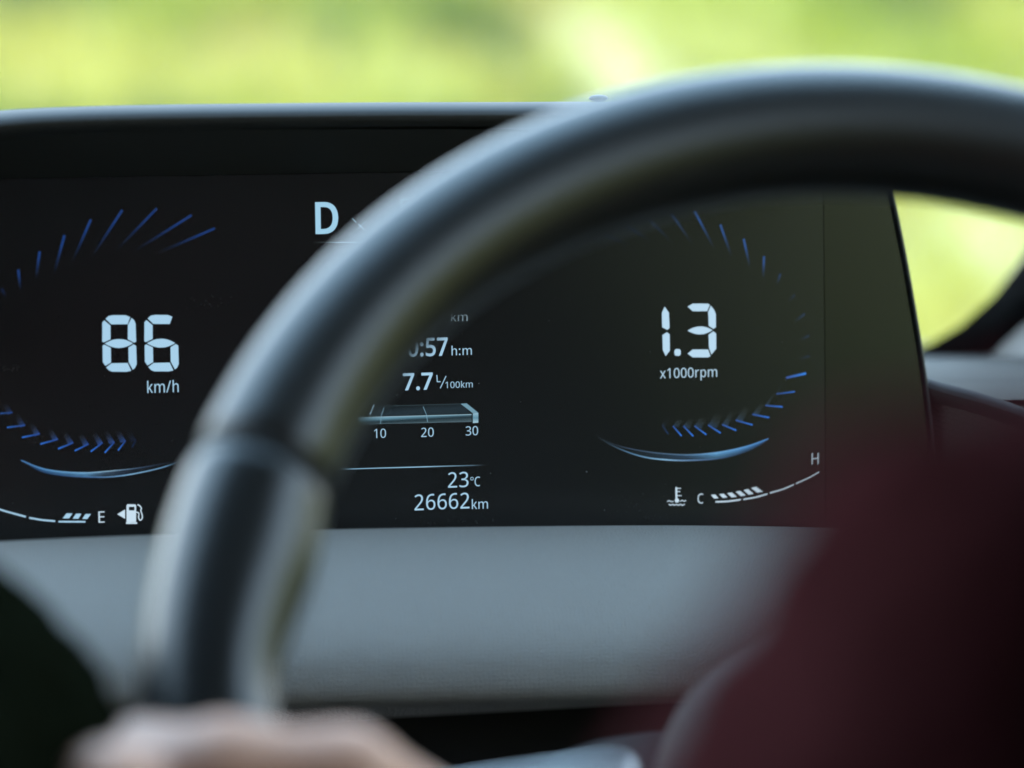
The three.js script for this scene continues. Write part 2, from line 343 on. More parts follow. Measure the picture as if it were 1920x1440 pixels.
// ------------------------------------------------------------------ instrument display
{
  const dsp = thing('instrument_display', 'wide digital instrument screen showing 86 km/h behind the steering wheel', 'display');
  const L0 = W(-215, 660, ZD).x, R0 = W(1546, 660, ZD).x, T0 = W(760, 323, ZD).y, B0 = W(760, 1004, ZD).y - 0.004;
  const CW = 2048, CH = Math.round(CW * (T0 - B0) / (R0 - L0));
  const cv = document.createElement('canvas'); cv.width = CW; cv.height = CH;
  const c = cv.getContext('2d');
  const T = (px, py) => { const q = W(px, py, ZD); return [(q.x - L0) / (R0 - L0) * CW, (T0 - q.y) / (T0 - B0) * CH]; };
  const S = CW / 1760 * 1.0;                                           // canvas pixels per photo pixel
  c.fillStyle = 'rgb(3,3,4)'; c.fillRect(0, 0, CW, CH);
  const ink = 'rgb(166,206,232)', inkR = 'rgb(184,216,238)', white = 'rgb(200,222,238)';
  const A = (x0, y0, s) => ([x, y]) => [x0 + x / s, y0 + y / s];
  const c1 = A(0, 300, 4), c2 = A(0, 660, 4), c3 = A(540, 330, 4.571), c4 = A(580, 560, 5.053), c5 = A(580, 780, 5.053), c6 = A(1080, 360, 4), c7 = A(1080, 660, 4);
  const poly = (pts, fill) => { c.beginPath(); pts.forEach((p, i) => { const q = T(...p); i ? c.lineTo(...q) : c.moveTo(...q); }); c.closePath(); c.fillStyle = fill; c.fill(); };
  const line = (pts, w, style, cap = 'butt') => { c.beginPath(); pts.forEach((p, i) => { const q = T(...p); i ? c.lineTo(...q) : c.moveTo(...q); }); c.lineWidth = w * S; c.strokeStyle = style; c.lineCap = cap; c.lineJoin = 'round'; c.stroke(); };
  const fade = (a, b, stops) => { const g = c.createLinearGradient(...T(...a), ...T(...b)); stops.forEach(([t, s]) => g.addColorStop(t, s)); return g; };
  const curve = (pts, n = 40) => new THREE.CatmullRomCurve3(pts.map(([x, y]) => V(x, y, 0))).getPoints(n).map((q) => [q.x, q.y]);
  // text set to a box: left, right, baseline, cap height (photo pixels)
  function text(s, x0, x1, base, capH, fill, weight = '', capRatio = 0.714) {
    const bold = weight === 'bold'; weight = '';
    const [X0, Y0] = T(x0, base), [X1] = T(x1, base), [, Y1] = T(x0, base - capH);
    const size = (Y0 - Y1) / capRatio;
    c.font = `${weight} ${size}px sans-serif`; c.fillStyle = fill; c.textBaseline = 'alphabetic'; c.textAlign = 'left';
    const m = c.measureText(s), wd = m.actualBoundingBoxRight + m.actualBoundingBoxLeft;
    c.save(); c.translate(X0, Y0); c.scale((X1 - X0) / wd, 1); c.fillText(s, m.actualBoundingBoxLeft, 0); if (bold) { c.lineWidth = size * 0.045; c.strokeStyle = fill; c.lineJoin = 'miter'; c.strokeText(s, m.actualBoundingBoxLeft, 0); } c.restore();
  }
  // seven-segment numerals
  const seg = {
    a: [[6, 7], [12, 1.5], [20, 0], [44, 0], [53, 3.5], [48, 17.5], [17, 17.5]], f: [[0, 14], [4, 9.5], [16, 19.5], [16, 45.5], [3, 51.5], [0, 50]],
    b: [[55, 5], [60, 9], [63, 16], [64, 50], [60, 52], [48, 45.5], [48, 19]], e: [[0.5, 57], [4, 55], [16.5, 61], [17, 89], [6, 95.5], [1, 88]],
    c: [[59, 54.5], [64, 57.5], [65, 92], [62, 99], [57.5, 103], [49.5, 88], [49, 60.5]], d: [[7, 98], [17.5, 90], [48, 89.5], [55, 104.5], [46, 106.5], [19, 106.5], [13, 104]],
  };
  const lens = (a, b, h) => { const o = []; for (let i = 0; i <= 16; i++) { const t = i / 16; o.push([a[0] + (b[0] - a[0]) * t, a[1] + (b[1] - a[1]) * t - h * 4 * t * (1 - t)]); } for (let i = 16; i >= 0; i--) { const t = i / 16; o.push([a[0] + (b[0] - a[0]) * t, a[1] + (b[1] - a[1]) * t + h * 4 * t * (1 - t)]); } return o; };
  const digit = (x, y, on) => { for (const k of on) poly(k === 'g' ? lens([x + 4.5, y + 53.5], [x + 58.5, y + 53], 8.6) : seg[k].map(([a, b]) => [x + a, y + b]), ink); };
  digit(191.5, 590.8, 'abcdefg'); digit(270.5, 590.2, 'acdefg');
  for (const s of [[[665, 857], [698, 905], [703, 1020], [685, 1035], [645, 1015], [643, 905]], [[683, 1050], [704, 1068], [705, 1190], [672, 1232], [650, 1185], [647, 1072]],
    [[835, 860], [875, 836], [990, 836], [1005, 845], [985, 895], [875, 895]], [[1010, 850], [1035, 880], [1050, 915], [1050, 1015], [1030, 1028], [995, 1005], [990, 900]],
    [[1030, 1043], [1052, 1060], [1053, 1175], [1015, 1222], [997, 1170], [993, 1070]], [[835, 1212], [875, 1180], [992, 1180], [1010, 1232], [990, 1241], [875, 1241]]]) poly(s.map(c6), inkR);
  poly(lens([835, 1040], [1026, 1036], 31).map(c6), inkR);
  { const o = []; for (let i = 0; i < 24; i++) { const t = i / 24 * 6.283, f = (v) => Math.sign(v) * Math.abs(v) ** 0.7; o.push([762 + 25 * f(Math.cos(t)), 1203 + 27 * f(Math.sin(t))]); } poly(o.map(c6), inkR); }
  text('km/h', 275.5, 335.5, 737, 22, ink); text('x1000rpm', 1237, 1345, 710, 19.5, inkR);
  // speed ring, upper ticks fading inward
  const tick = (m, a, b, w, rgbs, al) => line([m(a), m(b)], w, fade(m(a), m(b), [[0, `rgba(${rgbs},${al})`], [0.25, `rgba(${rgbs},${al})`], [1, `rgba(${rgbs},0)`]]), 'butt');
  for (const [a, b, al] of [[[1612, 512], [1175, 702], 0.9], [[1438, 413], [990, 695], 0.9], [[1178, 362], [860, 690], 0.85], [[918, 374], [680, 740], 0.95], [[682, 445], [540, 770], 1], [[484, 563], [402, 865], 1], [[298, 684], [268, 900], 1], [[137, 820], [155, 985], 0.95], [[12, 965], [48, 1035], 0.5]]) tick(c1, a, b, 5.4, '22,54,112', al);
  for (const [a, b, al] of [[[888, 140], [1045, 440], 0.9], [[1082, 243], [1170, 495], 0.9], [[1257, 350], [1308, 580], 0.95], [[1410, 480], [1404, 660], 0.9], [[1534, 612], [1502, 705], 0.55], [[1642, 768], [1588, 832], 0.35], [[1717, 913], [1628, 982], 0.45], [[1752, 1076], [1668, 1116], 0.4], [[1752, 1228], [1668, 1256], 0.35], [[712, 156], [885, 408], 0.55], [[535, 195], [735, 390], 0.4], [[380, 252], [565, 374], 0.4], [[215, 318], [405, 403], 0.32]]) tick(c6, a, b, 5.2, '34,74,136', al);
  // lower chevrons
  for (const [a, b, al] of [[[0, 461], [96, 455], 0.7], [[52, 566], [190, 549], 0.9], [[165, 641], [300, 614], 1], [[302, 690], [436, 654], 1], [[435, 726], [551, 680], 1], [[560, 741], [666, 690], 1], [[680, 747], [771, 680], 1], [[785, 756], [859, 674], 1], [[885, 739], [943, 664], 0.95], [[990, 716], [1021, 658], 0.35]]) {
    line([c2(a), c2(b)], 3.1, fade(c2(a), c2(b), [[0, `rgba(46,112,205,${al})`], [1, `rgba(38,74,150,${al * 0.8})`]]));
    const up = [b[0] - 62, b[1] - 88];
    poly([c2(b), c2([b[0] - 38, b[1] + 18]), c2([up[0] - 20, up[1] + 22]), c2([up[0] + 10, up[1]])], fade(c2(b), c2(up), [[0, `rgba(40,80,160,${0.8 * al})`], [0.5, `rgba(38,52,78,${0.65 * al})`], [1, `rgba(32,38,46,${0.1 * al})`]]));
  }
  for (const [p, lo, up, al] of [[[645, 548], [692, 615], [[685, 482], [710, 502], [672, 562]], 0.4], [[727, 555], [792, 630], [[768, 492], [800, 512], [772, 562]], 1], [[805, 555], [880, 632], [[845, 495], [880, 510], [852, 577]], 1], [[888, 555], [978, 620], [[935, 480], [978, 505], [940, 577]], 1], [[990, 548], [1085, 608], [[1045, 458], [1095, 475], [1055, 572]], 1], [[1095, 545], [1203, 588], [[1155, 442], [1188, 455], [1135, 562]], 1], [[1197, 512], [1325, 547], [[1262, 405], [1300, 430], [1248, 525]], 1], [[1322, 468], [1450, 492], [[1385, 375], [1415, 395], [1368, 472]], 1], [[1420, 402], [1550, 412], [[1478, 305], [1490, 312], [1440, 402]], 1], [[1502, 315], [1642, 297], [[1543, 235], [1549, 240], [1512, 314]], 0.9]]) {
    poly([c7(p), ...up.map(c7)], fade(c7(p), c7(up[0]), [[0, `rgba(40,70,110,${0.75 * al})`], [0.5, `rgba(44,56,62,${0.6 * al})`], [1, `rgba(40,48,48,${0.35 * al})`]]));
    line([c7(p), c7(lo)], 3.0, fade(c7(p), c7(lo), [[0, `rgba(50,90,170,${0.8 * al})`], [1, `rgba(45,120,225,${al})`]]));
  }
  line([c7([1575, 194]), c7([1726, 160])], 4.6, fade(c7([1575, 194]), c7([1726, 160]), [[0, 'rgba(54,84,160,0.9)'], [1, 'rgba(45,130,230,1)']]));
  // crescents of light under the rings
  function crescent(m, lowerPts, upperPts, brightFrom, brightTo, thinEnd) {
    const lo = curve(lowerPts.map(m)), up = curve(upperPts.map(m));
    const band = (i0, i1, k0, k1, fill) => poly([...lo.slice(i0, i1 + 1).map(([x, y], i) => [x + (up[i0 + i][0] - x) * k0, y + (up[i0 + i][1] - y) * k0]), ...up.slice(i0, i1 + 1).map(([x, y], i) => [lo[i0 + i][0] + (x - lo[i0 + i][0]) * k1, lo[i0 + i][1] + (y - lo[i0 + i][1]) * k1]).reverse()], fill);
    for (let s = 0; s < 6; s++) band(0, 40, s / 6, (s + 1) / 6 + 0.01, fade(lo[0], lo[40], brightTo(s / 5)));
    line(lo, 2.8, fade(lo[0], lo[40], thinEnd)); line(up, 2.4, fade(up[0], up[40], brightFrom));
  }
  crescent(c7, [[140, 625], [300, 715], [500, 785], [700, 810], [900, 812], [1100, 795], [1300, 740], [1450, 660]], [[140, 622], [310, 700], [500, 742], [700, 765], [850, 770], [1080, 750], [1290, 705], [1446, 650]],
    [[0, 'rgba(90,130,170,0)'], [0.2, 'rgba(90,120,160,0.5)'], [0.5, 'rgba(120,165,205,0.6)'], [0.75, 'rgba(110,165,215,0.9)'], [1, 'rgba(80,150,220,0.9)']],
    (s) => [[0, 'rgba(20,30,38,0)'], [0.35, 'rgba(34,56,76,0.6)'], [0.52, `rgba(60,100,140,${0.35 + 0.3 * s})`], [0.7, `rgba(100,165,215,${0.5 + 0.5 * s})`], [0.97, `rgba(60,120,190,${0.35 + 0.6 * s})`], [1, 'rgba(40,80,140,0)']],
    [[0, 'rgba(120,170,210,0)'], [0.22, 'rgba(100,150,190,0.75)'], [0.4, 'rgba(140,190,225,1)'], [0.6, 'rgba(110,150,200,0.7)'], [0.85, 'rgba(50,90,150,0.2)'], [1, 'rgba(50,90,150,0)']]);
  crescent(c2, [[160, 820], [300, 895], [450, 925], [650, 938], [850, 935], [1050, 905], [1220, 865], [1365, 815]], [[158, 812], [300, 868], [450, 896], [650, 905], [850, 890], [1050, 868], [1220, 838], [1365, 813]],
    [[0, 'rgba(80,140,200,0.8)'], [0.3, 'rgba(110,165,205,0.9)'], [0.55, 'rgba(150,190,215,0.8)'], [0.8, 'rgba(70,100,140,0.45)'], [1, 'rgba(80,110,150,0)']],
    (s) => [[0, `rgba(46,96,160,${0.2 + 0.5 * s})`], [0.12, `rgba(66,130,195,${0.4 + 0.5 * s})`], [0.4, `rgba(100,165,215,${0.55 + 0.4 * s})`], [0.52, `rgba(90,130,165,${0.3 + 0.3 * s})`], [0.65, 'rgba(34,52,76,0.6)'], [1, 'rgba(20,30,38,0)']],
    [[0, 'rgba(50,90,150,0)'], [0.2, 'rgba(50,100,160,0.4)'], [0.45, 'rgba(80,130,185,0.7)'], [0.68, 'rgba(130,180,215,0.9)'], [0.9, 'rgba(110,160,200,0.8)'], [1, 'rgba(110,160,200,0)']]);
  // fuel gauge
  line(curve([[-220, 1085], [-100, 1140], [5, 1183], [195, 1236]].map(c2)), 3.4, ink); line([[218, 1243], [315, 1260], [415, 1269]].map(c2), 3.4, ink); line([[438, 1272], [642, 1273]].map(c2), 3.4, ink);
  for (const q of [[[498, 1209], [546, 1209], [519, 1249], [469, 1249]], [[570, 1212], [613, 1212], [588, 1251], [543, 1251]], [[641, 1214], [684, 1214], [656, 1253], [615, 1253]]]) poly(q.map(c2), ink);
  text('E', 184.5, 197.5, 980.5, 20.5, white);
  poly([[878, 1217], [939, 1179], [939, 1253]].map(c2), white);
  poly([[948, 1150], [956, 1141], [1014, 1141], [1022, 1150], [1022, 1276], [948, 1276]].map(c2), white); poly([[944, 1276], [1030, 1276], [1030, 1290], [944, 1290]].map(c2), white);
  poly([[968, 1162], [1008, 1162], [1008, 1187], [968, 1187]].map(c2), 'rgb(3,3,4)');
  line(curve([[1022, 1200], [1040, 1208], [1040, 1245], [1052, 1262], [1066, 1248], [1066, 1222], [1056, 1190], [1060, 1172], [1046, 1152], [1030, 1144]].map(c2)), 2.6, white);
  // coolant gauge
  const w7 = (pts, w = 2.4) => line(pts.map(c7), w, white, 'round');
  w7([[752, 1019], [754, 1112]], 4.0); { const o = []; for (let i = 0; i < 20; i++) o.push([757 + 17 * Math.cos(i / 20 * 6.283), 1114 + 17 * Math.sin(i / 20 * 6.283)]); poly(o.map(c7), white); }
  for (const [y, x] of [[1023, 786], [1047, 780], [1077, 790]]) w7([[758, y], [x, y]], 1.9);
  w7([[686, 1121], [698, 1114], [712, 1122], [730, 1121]], 2.1); w7([[782, 1120], [796, 1112], [810, 1120], [824, 1114]], 2.1);
  w7([[698, 1142], [710, 1150], [724, 1142], [738, 1150], [752, 1142], [768, 1150], [784, 1142], [798, 1150], [814, 1142]], 2.2);
  text('C', 1307.5, 1319.5, 944.3, 19.3, white); text('H', 1522.2, 1536.4, 871, 20.6, white);
  for (const q of [[[1010, 1070], [1045, 1068], [1071, 1098], [1035, 1100]], [[1072, 1065], [1108, 1062], [1139, 1092], [1101, 1096]], [[1132, 1058], [1170, 1053], [1209, 1087], [1168, 1092]], [[1195, 1047], [1232, 1041], [1278, 1077], [1237, 1083]], [[1255, 1035], [1292, 1028], [1336, 1065], [1296, 1072]], [[1312, 1020], [1352, 1010], [1408, 1050], [1361, 1057]]]) poly(q.map(c7), white);
  for (const q of [[[1045, 1124], [1140, 1120], [1238, 1108]], [[1255, 1106], [1350, 1090], [1440, 1065]], [[1455, 1059], [1550, 1032], [1638, 996]], [[1652, 989], [1745, 948], [1829, 902]]]) line(curve(q.map(c7), 12), 3.4, white);
  // middle column
  text('D', 592.7, 633.2, 437.3, 56.8, 'rgb(158,205,230)', 'bold');
  line([c3([190, 568]), c3([900, 568])], 1.8, fade(c3([190, 568]), c3([900, 568]), [[0, 'rgba(150,180,190,0)'], [0.35, 'rgba(160,190,200,0.9)'], [0.8, 'rgba(160,190,200,0.8)'], [1, 'rgba(160,190,200,0)']]));
  line([[660, 409], [668, 417]], 2, 'rgba(150,190,210,0.8)'); line([[672, 420], [683, 431]], 2, 'rgba(150,190,210,0.8)'); line([[670, 430], [684, 416]], 2, 'rgba(150,190,210,0.6)');
  line([[752, 392], [752, 374], [766, 373], [766, 384], [754, 386]], 2, 'rgba(170,200,215,0.9)');
  text('126.8', 742, 822, 604, 27, ink); text('km', 845.5, 877, 602.7, 17, 'rgb(150,178,192)', '', 0.76);
  text('0:57', 765, 839.5, 668, 31.5, ink, 'bold'); text('h:m', 846.5, 885, 666, 18.5, ink, '', 0.76);
  text('7.7', 756.5, 811, 731, 31, ink, 'bold');
  line([c4([1208, 722]), c4([1212, 786]), c4([1245, 786])], 2.2, ink); line([c4([1240, 850]), c4([1296, 732])], 2, ink); text('100km', 834.5, 886.5, 728.5, 13, ink);
  poly([[620, 1020], [1430, 995], [1535, 1090], [560, 1118]].map(c4), fade(c4([1000, 1000]), c4([1005, 1105]), [[0, 'rgb(10,18,22)'], [0.6, 'rgb(30,44,52)'], [1, 'rgb(26,40,48)']]));
  poly([[450, 1128], [1540, 1096], [1540, 1166], [480, 1190]].map(c4), fade(c4([1000, 1100]), c4([1003, 1182]), [[0, 'rgb(120,165,185)'], [0.25, 'rgb(96,140,160)'], [0.6, 'rgb(28,46,54)'], [1, 'rgb(64,84,92)']]));
  line([c4([620, 1020]), c4([1430, 996])], 1, 'rgba(70,92,100,0.9)'); line([c4([450, 1126]), c4([1540, 1096])], 1.3, 'rgba(170,205,220,0.9)'); line([c4([500, 1190]), c4([1540, 1165])], 0.9, 'rgba(90,115,125,0.9)');
  line([[708, 1030], [682, 1108], [674, 1186]].map(c4), 1.5, 'rgba(120,160,180,0.9)'); line([[1078, 1022], [1110, 1100], [1120, 1168]].map(c4), 1.5, 'rgba(120,160,180,0.9)');
  line([c4([614, 1002]), c4([575, 1097])], 2.6, ink);
  poly([[1430, 995], [1490, 990], [1602, 1080], [1548, 1086]].map(c4), 'rgb(110,150,168)'); poly([[1548, 1086], [1602, 1080], [1602, 1176], [1548, 1180]].map(c4), fade(c4([1575, 1080]), c4([1575, 1178]), [[0, 'rgb(150,190,208)'], [0.5, 'rgb(96,140,160)'], [1, 'rgb(170,205,220)']]));
  line([c4([1542, 1088]), c4([1544, 1178])], 1.6, 'rgb(4,6,8)');
  text('10', 701, 724.5, 821, 16.6, ink); text('20', 789.5, 813.6, 819, 17.2, ink); text('30', 873, 897.5, 817, 17.4, ink);
  line([c5([230, 506]), c5([1690, 464])], 2.2, fade(c5([230, 506]), c5([1690, 464]), [[0, 'rgba(140,190,220,0)'], [0.12, 'rgba(140,190,220,0.9)'], [0.6, 'rgba(150,195,222,1)'], [0.9, 'rgba(120,160,185,0.6)'], [1, 'rgba(120,160,185,0)']]));
  text('23', 840, 879, 914.5, 28.5, ink); text('C', 889.5, 901, 912, 18.5, ink); c.beginPath(); { const [x, y] = T(885, 897.5); c.arc(x, y, 2.6 * S, 0, 7); c.lineWidth = 1.4 * S; c.strokeStyle = ink; c.stroke(); }
  text('26662', 777, 881, 957.5, 29.5, ink); text('km', 884.5, 915.6, 954.2, 19, ink, '', 0.76);

  const tex = new THREE.CanvasTexture(cv); tex.colorSpace = THREE.SRGBColorSpace; tex.magFilter = THREE.LinearFilter; tex.anisotropy = 8;
  // lint and smears lying on the glass
  const dv = document.createElement('canvas'); dv.width = 2048; dv.height = CH; const d = dv.getContext('2d');
  d.fillStyle = 'rgb(20,21,21)'; d.fillRect(0, 0, 2048, CH);
  for (let i = 0; i < 190; i++) { const x = rnd() * 2048, y = Math.pow(rnd(), 0.7) * CH, r = 0.5 + 0.8 * rnd(), v = Math.round(40 + 70 * rnd() ** 2); d.fillStyle = `rgb(${v},${v},${v})`; d.beginPath(); d.ellipse(x, y, r, r * (0.6 + rnd()), rnd() * 3, 0, 7); d.fill(); }
  for (const [px, py, n, w, h] of [[850, 975, 40, 150, 14], [1200, 950, 60, 110, 50], [390, 565, 40, 90, 26], [20, 690, 40, 34, 16], [1400, 915, 10, 20, 8]]) for (let i = 0; i < n; i++) { const [x, y] = T(px + (rnd() - 0.5) * w, py + (rnd() - 0.5) * h); const v = Math.round(24 + 30 * rnd()); d.fillStyle = `rgba(${v},${v},${v},0.8)`; d.beginPath(); d.ellipse(x, y, 0.8 + 2 * rnd(), 0.8 + rnd(), rnd() * 3, 0, 7); d.fill(); }
  const dust = new THREE.CanvasTexture(dv); dust.colorSpace = THREE.SRGBColorSpace; dust.magFilter = THREE.LinearFilter;
  const lcd = new THREE.MeshPhysicalMaterial({ color: 0xffffff, map: dust, roughness: 0.24, emissive: 0xffffff, emissiveMap: tex, emissiveIntensity: 1 / EXPOSURE });
  const pg = new THREE.PlaneGeometry(R0 - L0, T0 - B0).translate((L0 + R0) / 2, (T0 + B0) / 2, ZD);
  mesh('screen', pg, lcd, dsp).userData.label = 'lit screen with white numerals and blue gauge marks';

  // cover glass around the lit area, with a hairline joint
  const P2 = (px, py) => { const q = W(px, py, ZD); return new THREE.Vector2(q.x, q.y); };
  const outline = [[-300, 240], [1400, 236], [1620, 238], [1640, 268], [1661, 350], [1690, 490], [1716, 640], [1728, 720], [1741, 840], [1754, 1010], [1756, 1040], [-300, 1075]];
  const sh = new THREE.Shape(outline.map(([a, b]) => P2(a, b)));
  const gap = 0.00022; sh.holes.push(new THREE.Path([[L0 - gap, B0 - gap], [L0 - gap, T0 + 0.0001], [R0 + gap, T0 + 0.0001], [R0 + gap, B0 - gap]].map(([a, b]) => new THREE.Vector2(a, b))));
  mesh('cover_glass', new THREE.ExtrudeGeometry(sh, { depth: 0.0016, bevelEnabled: false }).translate(0, 0, ZD - 0.0016), M.glassBorder, dsp);
  // housing behind, a little wider: dark groove and slim grey rim on the right edge
  const grow = (k) => outline.map(([a, b]) => [a < 0 ? a - k : a > 1500 ? a + k : a, b < 300 ? b - k * 0.3 : b > 1000 ? b + k : b]);
  const shape = (o) => new THREE.Shape(o.map(([a, b]) => P2(a, b)));
  mesh('housing', new THREE.ExtrudeGeometry(shape(grow(5)), { depth: 0.022, bevelEnabled: true, bevelThickness: 0.001, bevelSize: 0.0008, bevelSegments: 2 }).translate(0, 0, ZD - 0.026), M.trimBlack, dsp);
  const right = smoothPts(outline.slice(2, 11).map(([a, b]) => W(a + 11, b, ZD)), 60);
  mesh('edge_trim', sweep(right, right.map(() => V(1, 0, 0)), right.map(() => V(0, 0, 1)), (s, k) => [0.0011 * Math.cos(k), 0.0035 * Math.sin(k) - 0.004], 16), M.edge, dsp);
  // hood along the top with its rounded left shoulder, and the black reveal under it
  const hoodPts = smoothPts([[1665, 262], [1630, 232], [1560, 222], [1200, 215], [960, 216], [700, 217], [300, 222], [120, 227], [20, 233], [-60, 243], [-140, 264], [-200, 300], [-240, 370], [-262, 640]].map(([a, b]) => W(a, b, -1.135)), 120);
  const ups = hoodPts.map((q, i) => { const t = hoodPts[Math.min(120, i + 1)].clone().sub(hoodPts[Math.max(0, i - 1)]).normalize(); return V(-t.y, t.x, 0).multiplyScalar(-1).normalize(); });
  const hoodG = sweep(hoodPts, hoodPts.map(() => V(0, 0, 1)), ups, (s, k) => { const f = (v, e) => Math.sign(v) * Math.abs(v) ** e; return [0.036 * f(Math.cos(k), 0.5) - 0.032, 0.0043 * f(Math.sin(k), 0.85)]; }, 36);
  mesh('hood', hoodG, M.hood, dsp).userData.label = 'slim grey hood edge above the screen';
  mesh('hood_reveal', sheet((u, v) => { const a = W(-200 + 1830 * u, 242, -1.138), b = W(-200 + 1830 * u, THREE.MathUtils.lerp(339, 306, u), ZD + 0.0012); return a.lerp(b, v); }, 12, 4), M.hood, dsp);
  const s0 = W(1122, 184, -1.15);
  mesh('light_sensor', new THREE.SphereGeometry(1, 20, 12).scale(0.0030, 0.0011, 0.003).translate(s0.x, s0.y, s0.z), M.trimBlack, dsp);
}

// ------------------------------------------------------------------ steering wheel
const WC = V(0.3163, Y(-0.1369), -0.7921), RK = THREE.MathUtils.degToRad(34);
const wx = V(1, 0, 0), wy = V(0, Math.cos(RK), -Math.sin(RK)), wn = V(0, Math.sin(RK), Math.cos(RK));
const onWheel = (r, deg, off = 0) => { const a = THREE.MathUtils.degToRad(deg); return WC.clone().addScaledVector(wx, r * Math.cos(a)).addScaledVector(wy, r * Math.sin(a)).addScaledVector(wn, off); };
{
  const wheel = thing('steering_wheel', 'black leather steering wheel with silver spoke trim in front of the screen', 'steering wheel');
  const bump = (d, c, w) => Math.exp(-(((d - c) / w) ** 2));
  function rimPart(name, d0, d1, mat, inset) {
    const n = Math.max(24, Math.round(Math.abs(d1 - d0) * 1.2)), pts = [], sides = [], ups = [], ds = [];
    for (let i = 0; i <= n; i++) { const d = THREE.MathUtils.lerp(d0, d1, i / n); ds.push(d); pts.push(onWheel(0.1695, d)); sides.push(onWheel(1, d).sub(WC)); ups.push(wn.clone()); }
    const g = sweep(pts, sides, ups, (s, k, i) => {
      const d = ds[i] < 0 ? ds[i] + 360 : ds[i];
      const m = d > 90 && d < 270 ? d : (540 - d) % 360;               // mirrored for the right side
      const end = Math.min(1, Math.min(s, 1 - s) * n / 2.2), round = inset * (1 - Math.sqrt(Math.max(0, 1 - (1 - end) ** 2)));
      const out = 0.0158 - round, inn = 0.0162 + 0.0024 * bump(m, 159.5, 5.0) - 0.0026 * bump(m, 172, 5) - 0.0014 * bump(m, 134, 16) - round;
      const cx = Math.cos(k), cy = Math.sin(k), f = (v, e) => Math.sign(v) * Math.abs(v) ** e;
      return [(cx > 0 ? out : inn) * f(cx, 0.95), (0.0158 - round) * f(cy, 0.95)];
    }, 40);
    return mesh(name, g, mat, wheel);
  }
  rimPart('rim', 152.2, 27.8, M.leather, 0.0010).userData.label = 'smooth black leather upper rim';
  rimPart('rim_grip', 152.9, 205, M.gripLeather, 0.0010); rimPart('rim_grip', 27.1, -25, M.gripLeather, 0.0010);
  rimPart('rim', 205.8, 334.2, M.leather, 0.0016);
  for (const d of [152.55, 27.45, 205.4, 334.6]) { const pts = [onWheel(0.1695, d - 0.5), onWheel(0.1695, d + 0.5)], sd = pts.map((q) => q.clone().sub(WC).normalize()); mesh('seam', sweep(pts, sd, [wn, wn], (s, k) => [0.0152 * Math.cos(k), 0.0148 * Math.sin(k)], 32), M.trimBlack, wheel); }
  // hub pad: a soft squarish cushion
  const hub = new THREE.SphereGeometry(1, 64, 40), hp = hub.attributes.position;
  for (let i = 0; i < hp.count; i++) {
    const f = (v, e) => Math.sign(v) * Math.abs(v) ** e, a = f(hp.getX(i), 0.85) * 0.078, b = f(hp.getY(i), 0.85) * 0.058 - 0.018, cc = f(hp.getZ(i), 0.8) * 0.022 + 0.002;
    const q = WC.clone().addScaledVector(wx, a).addScaledVector(wy, b).addScaledVector(wn, cc); hp.setXYZ(i, q.x, q.y, q.z);
  }
  hub.computeVertexNormals(); mesh('hub', hub, M.hubPlastic, wheel).userData.label = 'grey cushioned hub pad';
  // spokes with silver trim
  for (const s of [-1, 1]) {
    const bar = (x0, x1, y0, y1, h, t, off, mat, name, par) => {
      const pts = [], n = 24; for (let i = 0; i <= n; i++) { const u = i / n; pts.push(WC.clone().addScaledVector(wx, s * THREE.MathUtils.lerp(x0, x1, u)).addScaledVector(wy, THREE.MathUtils.lerp(y0, y1, u)).addScaledVector(wn, off)); }
      return mesh(name, sweep(pts, pts.map(() => wy), pts.map(() => wn), (u, k) => { const e = Math.min(1, Math.min(u, 1 - u) * 9), r = 0.55 + 0.45 * Math.sqrt(1 - (1 - e) ** 2); return [h * r * Math.sign(Math.cos(k)) * Math.abs(Math.cos(k)) ** 0.7, t * r * Math.sign(Math.sin(k)) * Math.abs(Math.sin(k)) ** 0.7]; }, 28), mat, par);
    };
    const sp = bar(0.06, 0.165, -0.032, -0.029, 0.022, 0.010, -0.002, M.trimBlack, 'spoke', wheel);
    bar(0.083, 0.136, -0.0040, -0.0088, 0.0032, 0.0032, 0.013, M.silver, 'spoke_trim', sp);
    bar(0.080, 0.130, -0.030, -0.028, 0.014, 0.004, 0.009, M.hubPlastic, 'button_pad', sp);
  }
  const pts = [onWheel(0.05, 270), onWheel(0.165, 270)];
  mesh('spoke', sweep(pts, [wx, wx], [wn, wn], (s, k) => [0.025 * Math.cos(k), 0.009 * Math.sin(k)], 24), M.trimBlack, wheel);
}

